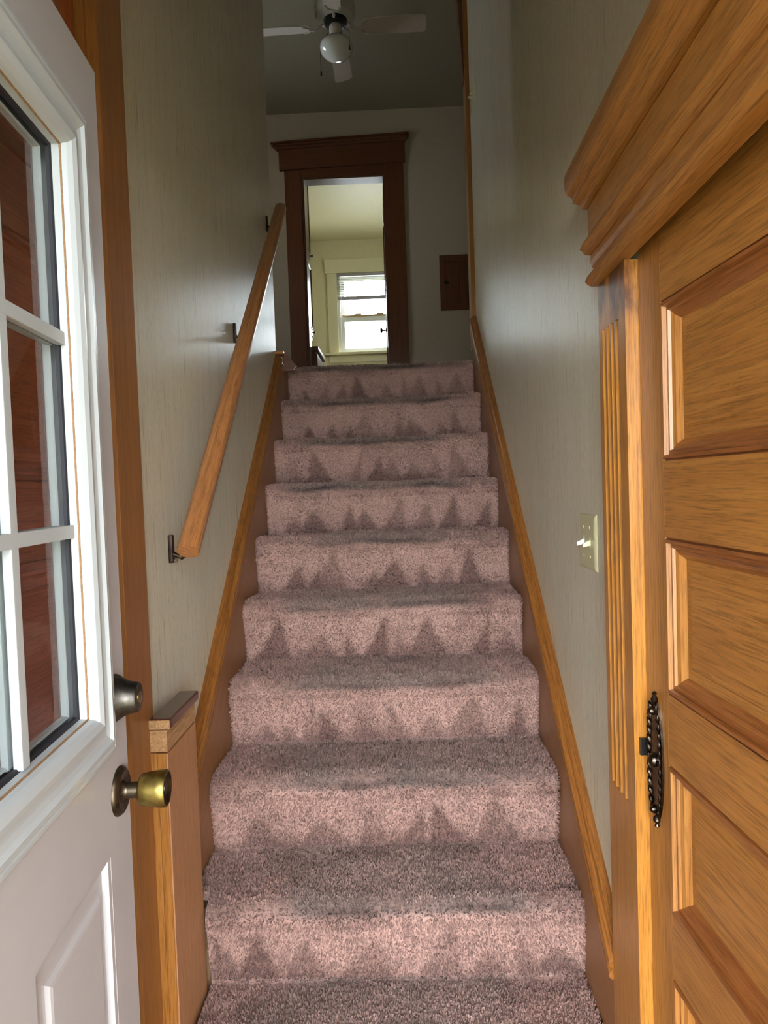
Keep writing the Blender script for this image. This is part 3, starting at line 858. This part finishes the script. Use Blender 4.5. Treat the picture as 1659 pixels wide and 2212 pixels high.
# ------------------------------------------------------------------ light switches
def switch(loc, label, s=1.0, flip=False):
    o = thing('light_switch', loc, label, 'light switch', group='double toggle light switches on the right wall')
    hy, hz = 0.059 * s, 0.0575 * s
    pl = MB()
    pr = [(0.0, 0.0), (0.0, 0.0015), (0.003, 0.004), (0.007, 0.0055), (0.010, 0.006)]
    rs_ = []
    for dd, hh in pr:
        rs_.append([(-hh, -hy + dd, -hz + dd), (-hh, hy - dd, -hz + dd), (-hh, hy - dd, hz - dd), (-hh, -hy + dd, hz - dd)])
    pl.rings(rs_, True, False, True)
    pl.build('plate', M['almond'], o)
    for i, yy in enumerate((0.023 * s, -0.023 * s)):
        dz = -0.35 if not (flip and i == 0) else 0.35
        mm = MB()
        c0 = Vector((-0.005, yy, 0.0)); dv = Vector((-1, 0, dz)).normalized()
        up = Vector((0, 0, 1)); sd = Vector((0, 1, 0))
        r1 = [c0 + sd * (a * 0.0048) + up * (b * 0.0065) for a, b in ((-1, -1), (1, -1), (1, 1), (-1, 1))]
        r2 = [c0 + dv * 0.018 + sd * (a * 0.0040) + up * (b * 0.0042) for a, b in ((-1, -1), (1, -1), (1, 1), (-1, 1))]
        mm.rings([r1, r2])
        tg = mm.build('toggle', M['toggle_w'] if i == 0 else M['toggle_a'], o, 0.001)
        MB().box(-0.0063, -0.005, yy - 0.0055, yy + 0.0055, -0.0125, 0.0125).build('slot', M['toggle_w'] if i == 0 else M['toggle_a'], tg, 0.0003)
        for z_ in (-0.030 * s, 0.030 * s):
            MB().lathe([(0.0034, 0.0), (0.0030, 0.0012), (0.0, 0.0016)], (-0.0058, yy, z_), (-1, 0, 0), 10).build('screw', M['toggle_a'], o)
    return o


switch((WR, 1.572, 1.255), 'almond double light switch plate beside the fluted oak casing', 1.08)
switch((WR, 3.41, 3.255), 'small double light switch high up at the top of the stairs', 1.0, True)

# ------------------------------------------------------------------ trim at the top end of the right wall (trim_3)
t3 = thing('trim_3', (WR, 3.60, 2.28), 'narrow orange corner casing at the top end of the right wall', 'door casing', kind='structure')
o3 = t3.location
MB().box(0.409, WR, 3.56, 3.665, nl(3.56) + 0.05, CEIL - 0.002).build('casing_board', M['brown_z'], t3, 0.001, off=o3)
MB().prism([(0.4085, 3.43), (0.4085, CEIL - 0.003), (0.33, CEIL - 0.003), (0.384, 3.83), (0.405, 3.43)], 'y', 3.58, 3.66).build('tapered_trim', M['dark_z'], t3, 0.001, off=o3)

# ------------------------------------------------------------------ far doorway (trim_4)
t4 = thing('trim_4', (-0.36, YF, UP), 'wood door casing with flat crown head, the landing shade put into its dark colour', 'door casing', kind='structure')
o4 = t4.location  # same wood as the other trim, darkened in colour for the landing shade
MB().box(-0.852, -0.717, YF - 0.022, YF, UP, 4.058).build('casing_board', M['dark_z'], t4, 0.002, off=o4)
MB().box(-0.012, 0.143, YF - 0.022, YF, UP, 4.085).build('casing_board', M['dark_z'], t4, 0.002, off=o4)
h = MB().prism([(-0.892, 4.062), (0.159, 4.090), (0.163, 4.262), (-0.892, 4.226)], 'y', YF - 0.030, YF); h.build('head_board', M['dark_x'], t4, 0.002, off=o4)
for i, (p, za, zb) in enumerate(((0.014, 0.000, 0.018), (0.034, 0.018, 0.032), (0.052, 0.032, 0.046))):
    MB().prism([(-0.897 - p, 4.226 + za), (0.163 + p * 0.6, 4.262 + za), (0.163 + p * 0.6, 4.262 + zb), (-0.897 - p, 4.226 + zb)], 'y', YF - 0.030 - p, YF).build('crown_strip', M['dark_x'], t4, 0.003, off=o4)
MB().prism([(-0.7165, 3.995), (-0.0125, 3.995), (-0.0125, 4.084), (-0.7165, 4.065)], 'y', YF - 0.014, YF).build('head_jamb', M['dark_x'], t4, 0.001, off=o4)
MB().box(-0.7165, -0.694, YF - 0.004, YF + 0.124, UP, 4.007).build('jamb', M['dark_z'], t4, 0.001, off=o4)
MB().box(-0.032, -0.0105, YF - 0.004, YF + 0.124, UP, 4.007).build('jamb', M['dark_z'], t4, 0.001, off=o4)
MB().box(-0.694, -0.032, YF - 0.004, YF + 0.124, 3.986, 4.0075).build('jamb', M['dark_x'], t4, 0.001, off=o4)

# far room door opened inwards (door_4)
d4 = thing('door_4', (-0.052, 6.80, UP), 'dark wood door opened into the back room, seen edge-on', 'door', math.atan2(-1, 0.022), kind='structure')
panel_door(d4, 0.76, 1.98, 0.11, [(1.86, 1.98), (0.95, 1.10), (0.012, 0.22)], [(1.10, 1.86), (0.22, 0.95)], 0.036, -1, M['dark_x'], M['dark_z'], M['dark_x'])
kk = MB().lathe([(0.024, 0.0), (0.022, 0.004), (0.008, 0.006), (0.008, 0.034), (0.018, 0.037), (0.027, 0.046), (0.025, 0.056), (0.0, 0.060)], (0.06, 0, 0.90), (0, -1, 0), 18).build('knob', M['bronze'], d4, smooth=True)
MB().box(0.752, 0.766, -0.004, -0.001, 1.55, 1.75).build('hinge', M['black'], d4)

# ------------------------------------------------------------------ access hatch on the landing wall
hx0, hx1, hz0, hz1 = 0.418, 0.745, 2.858, 3.312
ht = thing('wall_hatch', ((hx0 + hx1) / 2, YF, hz0), 'small dark beadboard access hatch door on the landing wall', 'hatch')
ho = ht.location
fw = 0.045
MB().box(hx0, hx0 + fw, YF - 0.018, YF, hz0, hz1).build('frame_board', M['dark_z'], ht, 0.0015, off=ho)
MB().box(hx1 - fw, hx1, YF - 0.018, YF, hz0, hz1).build('frame_board', M['dark_z'], ht, 0.0015, off=ho)
MB().box(hx0 + fw, hx1 - fw, YF - 0.018, YF, hz0, hz0 + fw + 0.01).build('frame_board', M['dark_x'], ht, 0.0015, off=ho)
MB().box(hx0 + fw, hx1 - fw, YF - 0.018, YF, hz1 - fw - 0.01, hz1).build('frame_board', M['dark_x'], ht, 0.0015, off=ho)
MB().box(hx0 + fw, hx1 - fw, YF - 0.004, YF - 0.0005, hz0 + fw, hz1 - fw).build('backing', M['black'], ht, off=ho)
bw = (hx1 - hx0 - 2 * fw) / 4
for i in range(4):
    MB().box(hx0 + fw + i * bw + 0.0015, hx0 + fw + (i + 1) * bw - 0.0015, YF - 0.014, YF - 0.002, hz0 + fw + 0.012, hz1 - fw - 0.012).build('board', M['dark_z'], ht, 0.0025, off=ho)
MB().lathe([(0.013, 0.0), (0.012, 0.004), (0.005, 0.006), (0.005, 0.016), (0.012, 0.020), (0.014, 0.027), (0.010, 0.033), (0.0, 0.034)], (0.466, YF - 0.014, 3.082), (0, -1, 0), 16).build('knob', M['black'], ht, smooth=True, off=ho)
MB().box(0.468, 0.494, YF - 0.0185, YF - 0.012, 3.072, 3.092).build('latch', M['black'], ht, 0.001, off=ho)

# ------------------------------------------------------------------ ceiling fan
FX, FY = -0.283, 4.395
fan = thing('ceiling_fan', (FX, FY, CEIL), 'white four-blade ceiling fan with frosted globe light over the landing', 'ceiling fan')
fo = fan.location
MB().lathe([(0.065, 0.0), (0.068, -0.012), (0.055, -0.045), (0.03, -0.055)], (FX, FY, CEIL), (0, 0, 1), 28).build('canopy', M['fanwhite'], fan, smooth=True, off=fo)
MB().lathe([(0.013, -0.05), (0.013, -0.12)], (FX, FY, CEIL), (0, 0, 1), 14).build('downrod', M['fanwhite'], fan, smooth=True, off=fo)
MB().lathe([(0.03, 4.435), (0.085, 4.428), (0.118, 4.405), (0.126, 4.37), (0.126, 4.325), (0.115, 4.30), (0.078, 4.287), (0.076, 4.283)], (FX, FY, 0), (0, 0, 1), 36).build('motor_housing', M['fanwhite'], fan, smooth=True, off=fo)
MB().lathe([(0.074, 4.284), (0.070, 4.262), (0.05, 4.255)], (FX, FY, 0), (0, 0, 1), 30).build('flywheel', M['black'], fan, smooth=True, off=fo)
MB().lathe([(0.034, 4.258), (0.040, 4.245), (0.041, 4.215), (0.034, 4.20), (0.036, 4.188), (0.036, 4.178)], (FX, FY, 0), (0, 0, 1), 26).build('light_fitter', M['fanwhite'], fan, smooth=True, off=fo)
gp = [(0.040, 4.182)]
for i in range(1, 17):
    a_ = math.pi * (0.14 + 0.86 * i / 16)
    gp.append((max(0.0, 0.102 * math.sin(a_) ** (0.75 if a_ < math.pi / 2 else 1.15)), 4.120 + (0.058 if a_ < math.pi / 2 else 0.078) * math.cos(a_)))
MB().lathe(gp, (FX, FY, 0), (0, 0, 1), 32).build('globe', M['globe'], fan, smooth=True, off=fo)
for i in range(4):
    th = math.radians(-1 + 90 * i)
    ca, sa = math.cos(th), math.sin(th)
    ex = Vector((ca, sa, 0)); ey = Vector((-sa, ca, 0))
    ctr = Vector((FX, FY, 0))
    pit = -0.24
    ol = []
    r0, r1 = 0.165, 0.56
    for (rr, ww) in ((r0, -0.038), (r0 + 0.02, -0.052), (0.30, -0.056), (r1 - 0.02, -0.060), (r1 - 0.004, -0.050), (r1, -0.030), (r1, 0.030), (r1 - 0.004, 0.050), (r1 - 0.02, 0.060), (0.30, 0.056), (r0 + 0.02, 0.052), (r0, 0.038)):
        ol.append((rr, ww))
    top = [ctr + ex * a_ + ey * b_ + Vector((0, 0, 4.262 - 0.02 + b_ * pit + 0.003)) for a_, b_ in ol]
    bot = [p - Vector((0, 0, 0.006)) for p in top]
    bl = MB().rings([bot, top]).build('blade', M['fanblade'], fan, 0.0015, off=fo)
    arm = MB().tube([ctr + ex * 0.055 + Vector((0, 0, 4.270)), ctr + ex * 0.085 + Vector((0, 0, 4.268)), ctr + ex * 0.105 + Vector((0, 0, 4.240)), ctr + ex * 0.135 + Vector((0, 0, 4.232)), ctr + ex * 0.17 + Vector((0, 0, 4.236))], 0.0075, 10)
    for sg in (-1, 1):
        arm.tube([ctr + ex * 0.165 + Vector((0, 0, 4.235)), ctr + ex * 0.17 + ey * (0.03 * sg) + Vector((0, 0, 4.234 + 0.03 * sg * pit)), ctr + ex * 0.20 + ey * (0.042 * sg) + Vector((0, 0, 4.235 + 0.042 * sg * pit))], [0.006, 0.005, 0.004], 8)
    arm.build('blade_arm', M['fanwhite'], bl, smooth=True, off=fo)
for (dx, dy, z0, z1) in ((0.045, -0.035, 4.235, 4.095), (-0.055, 0.03, 4.235, 4.02)):
    ch = MB().tube([(FX + dx * 0.8, FY + dy * 0.8, z0), (FX + dx * 1.9, FY + dy * 1.9, z0 - 0.06), (FX + dx * 1.9, FY + dy * 1.9, z1)], 0.0018, 6).build('pull_chain', M['bronze'], fan, off=fo)
    MB().lathe([(0.0, 0.0), (0.004, -0.006), (0.006, -0.03), (0.0, -0.034)], (FX + dx * 1.9, FY + dy * 1.9, z1), (0, 0, 1), 10).build('pull_bob', M['bronze'], ch, smooth=True, off=fo)

# ------------------------------------------------------------------ window of the back room
wn = thing('window_1', ((WX0 + WX1) / 2, YB, WZ0), 'white double-hung window in cream casing at the end of the back room', 'window', kind='structure')
wo = wn.location
MB().box(WX0 - 0.125, WX0, YB - 0.02, YB, WZ0 - 0.01, WZ1).build('casing', M['creamtrim'], wn, 0.003, off=wo)
MB().box(WX1, WX1 + 0.125, YB - 0.02, YB, WZ0 - 0.01, WZ1).build('casing', M['creamtrim'], wn, 0.003, off=wo)
MB().box(WX0 - 0.15, WX1 + 0.15, YB - 0.024, YB, WZ1 + 0.0005, WZ1 + 0.172).build('head_casing', M['creamtrim'], wn, 0.003, off=wo)
MB().box(WX0 - 0.18, WX1 + 0.18, YB - 0.075, YB, WZ0 - 0.042, WZ0 - 0.0105).build('stool', M['creamtrim'], wn, 0.006, off=wo)
MB().box(WX0 - 0.125, WX1 + 0.125, YB - 0.018, YB, WZ0 - 0.13, WZ0 - 0.0425).build('apron', M['creamtrim'], wn, 0.003, off=wo)
fr = MB()
fr.box(WX0, WX0 + 0.035, YB + 0.005, YB + 0.11, WZ0, WZ1).box(WX1 - 0.035, WX1, YB + 0.005, YB + 0.11, WZ0, WZ1)
fr.box(WX0 + 0.035, WX1 - 0.035, YB + 0.005, YB + 0.11, WZ0, WZ0 + 0.012).box(WX0 + 0.035, WX1 - 0.035, YB + 0.005, YB + 0.11, WZ1 - 0.03, WZ1)
fr.build('frame', M['vinyl'], wn, off=wo)
def sash(name, y, z0, z1, sw, bt, tp):
    m = MB()
    a0, a1 = WX0 + 0.036, WX1 - 0.036
    m.box(a0, a0 + sw, y, y + 0.03, z0, z1).box(a1 - sw, a1, y, y + 0.03, z0, z1).box(a0 + sw, a1 - sw, y, y + 0.03, z0, z0 + bt).box(a0 + sw, a1 - sw, y, y + 0.03, z1 - tp, z1)
    s_ = m.build(name, M['vinyl'], wn, off=wo)
    MB().box(a0 + sw, a1 - sw, y + 0.013, y + 0.017, z0 + bt, z1 - tp).build('glass_pane', M['glass'], s_, off=wo)
    return s_
ls = sash('lower_sash', YB + 0.03, WZ0 + 0.0125, 3.565, 0.046, 0.036, 0.06)
us = sash('upper_sash', YB + 0.065, 3.53, WZ1 - 0.031, 0.046, 0.03, 0.045)
MB().box(WX0 + 0.04, WX1 - 0.04, YB + 0.028, YB + 0.06, 3.566, 3.590).build('meeting_rail', M['tan'], ls, 0.003, off=wo)
for x_ in (-0.42, -0.14):
    MB().box(x_ - 0.045, x_ + 0.045, YB + 0.03, YB + 0.055, 3.5905, 3.605).build('sash_lock', M['tan'], ls, 0.005, off=wo)
def added_side_window(name, label, xa, xb, y0, y1, z0, z1):  # out-of-view windows added only to bring in more light
    wt = thing(name, ((xa + xb) / 2, (y0 + y1) / 2, z0), label, 'window', kind='structure')
    f = 0.045; zm = (z0 + z1) / 2
    m = MB().box(xa, xb, y0, y0 + f, z0, z1).box(xa, xb, y1 - f, y1, z0, z1).box(xa, xb, y0 + f, y1 - f, z0, z0 + f).box(xa, xb, y0 + f, y1 - f, z1 - f, z1).box(xa, xb, y0 + f, y1 - f, zm - 0.02, zm + 0.02)
    m.build('frame', M['vinyl'], wt, off=wt.location)
    xm = (xa + xb) / 2
    for a_, b_ in ((z0 + f, zm - 0.02), (zm + 0.02, z1 - f)):
        MB().box(xm - 0.002, xm + 0.002, y0 + f, y1 - f, a_, b_).build('glass_pane', M['glass'], wt, off=wt.location)
added_side_window('added_window_2', 'unseen side window added in the right wall to light the back room', 1.46, 1.55, VY0, VY1, VZ0, VZ1)
added_side_window('added_window_3', 'small unseen window added in the left end wall to light the landing', -1.95, -1.86, QY0, QY1, QZ0, QZ1)
# raised mini-blind hanging in the window
bd = thing('window_blind', ((WX0 + WX1) / 2, YB - 0.01, 3.766), 'pale mini-blind drawn halfway up in the back room window', 'blind')
bo = bd.location
bx0, bx1 = WX0 + 0.006, WX1 - 0.006
MB().box(bx0, bx1, YB - 0.014, YB + 0.004, 4.068, 4.098).build('head_rail', M['blindrail'], bd, 0.002, off=bo)
zz = 4.052
while zz > 3.83:
    MB().prism([(YB - 0.014, zz - 0.0070), (YB - 0.004, zz + 0.0005), (YB + 0.004, zz + 0.0070), (YB + 0.004, zz + 0.0078), (YB - 0.004, zz + 0.0013), (YB - 0.014, zz - 0.0062)], 'x', bx0, bx1).build('slat', M['blind'], bd, off=bo)
    zz -= 0.0212
MB().box(bx0, bx1, YB - 0.018, YB + 0.004, 3.768, 3.812).build('bottom_rail', M['blindrail'], bd, 0.003, off=bo)
MB().tube([(-0.625, YB - 0.022, 4.07), (-0.622, YB - 0.024, 3.55)], 0.0028, 6).build('tilt_wand', M['vinyl'], bd, off=bo)
for x_ in (-0.555, -0.10):
    MB().tube([(x_, YB - 0.018, 4.07), (x_, YB - 0.019, 3.80)], 0.0015, 5).build('ladder_cord', M['vinyl'], bd, off=bo)

# ------------------------------------------------------------------ built-in cupboard in the back room
cbn = thing('cupboard', (-0.95, 6.32, UP), 'dark varnished built-in cupboard with drawers just inside the back room', 'cupboard')
co_ = cbn.location
UX, LX, CY0, CY1 = -0.752, -0.668, 6.035, 6.62
MB().box(-1.155, UX, CY0, CY1, 2.80, 4.45).build('upper_body', M['dark_z'], cbn, 0.002, off=co_)
MB().box(-1.155, LX, CY0, CY1, UP, 2.60).build('lower_body', M['dark_z'], cbn, 0.002, off=co_)
MB().box(-1.155, LX + 0.03, CY0, CY1 + 0.015, 2.6005, 2.63).build('counter', M['dark_y'], cbn, 0.005, off=co_)
MB().box(-1.155, UX - 0.05, CY0, CY1, 2.6305, 2.7995).build('back_panel', M['dark_y'], cbn, off=co_)
def cab_door(z0, z1, kz):
    yy0, yy1 = CY0 + 0.02, CY1 - 0.02
    dr = MB().box(UX, UX + 0.012, yy0, yy1, z0, z1)
    cd = dr.build('cupboard_door', M['dark_z'], cbn, 0.002, off=co_)
    rsx = []
    for dd, hh in ((0.05, 0.0122), (0.05, 0.020), (0.056, 0.021), (0.062, 0.014), (0.068, 0.0125)):
        rsx.append([(UX + hh, yy0 + dd, z0 + dd), (UX + hh, yy1 - dd, z0 + dd), (UX + hh, yy1 - dd, z1 - dd), (UX + hh, yy0 + dd, z1 - dd)])
    MB().rings(rsx, True, False, True).build('door_panel', M['dark_z'], cd, off=co_)
    MB().lathe([(0.006, 0.0), (0.006, 0.012), (0.014, 0.017), (0.012, 0.025), (0.0, 0.027)], (UX + 0.012, yy1 - 0.025, kz), (1, 0, 0), 14).build('knob', M['bronze'], cd, smooth=True, off=co_)
cab_door(3.54, 4.40, 3.58)
cab_door(2.83, 3.50, 2.87)
for z0, z1 in ((2.36, 2.57), (2.13, 2.34)):
    dw = MB().box(LX, LX + 0.016, CY0 + 0.03, CY1 - 0.03, z0, z1).build('drawer', M['dark_y'], cbn, 0.003, off=co_)
    MB().lathe([(0.006, 0.0), (0.006, 0.012), (0.014, 0.017), (0.012, 0.025), (0.0, 0.027)], (LX + 0.016, (CY0 + CY1) / 2, (z0 + z1) / 2), (1, 0, 0), 14).build('knob', M['bronze'], dw, smooth=True, off=co_)
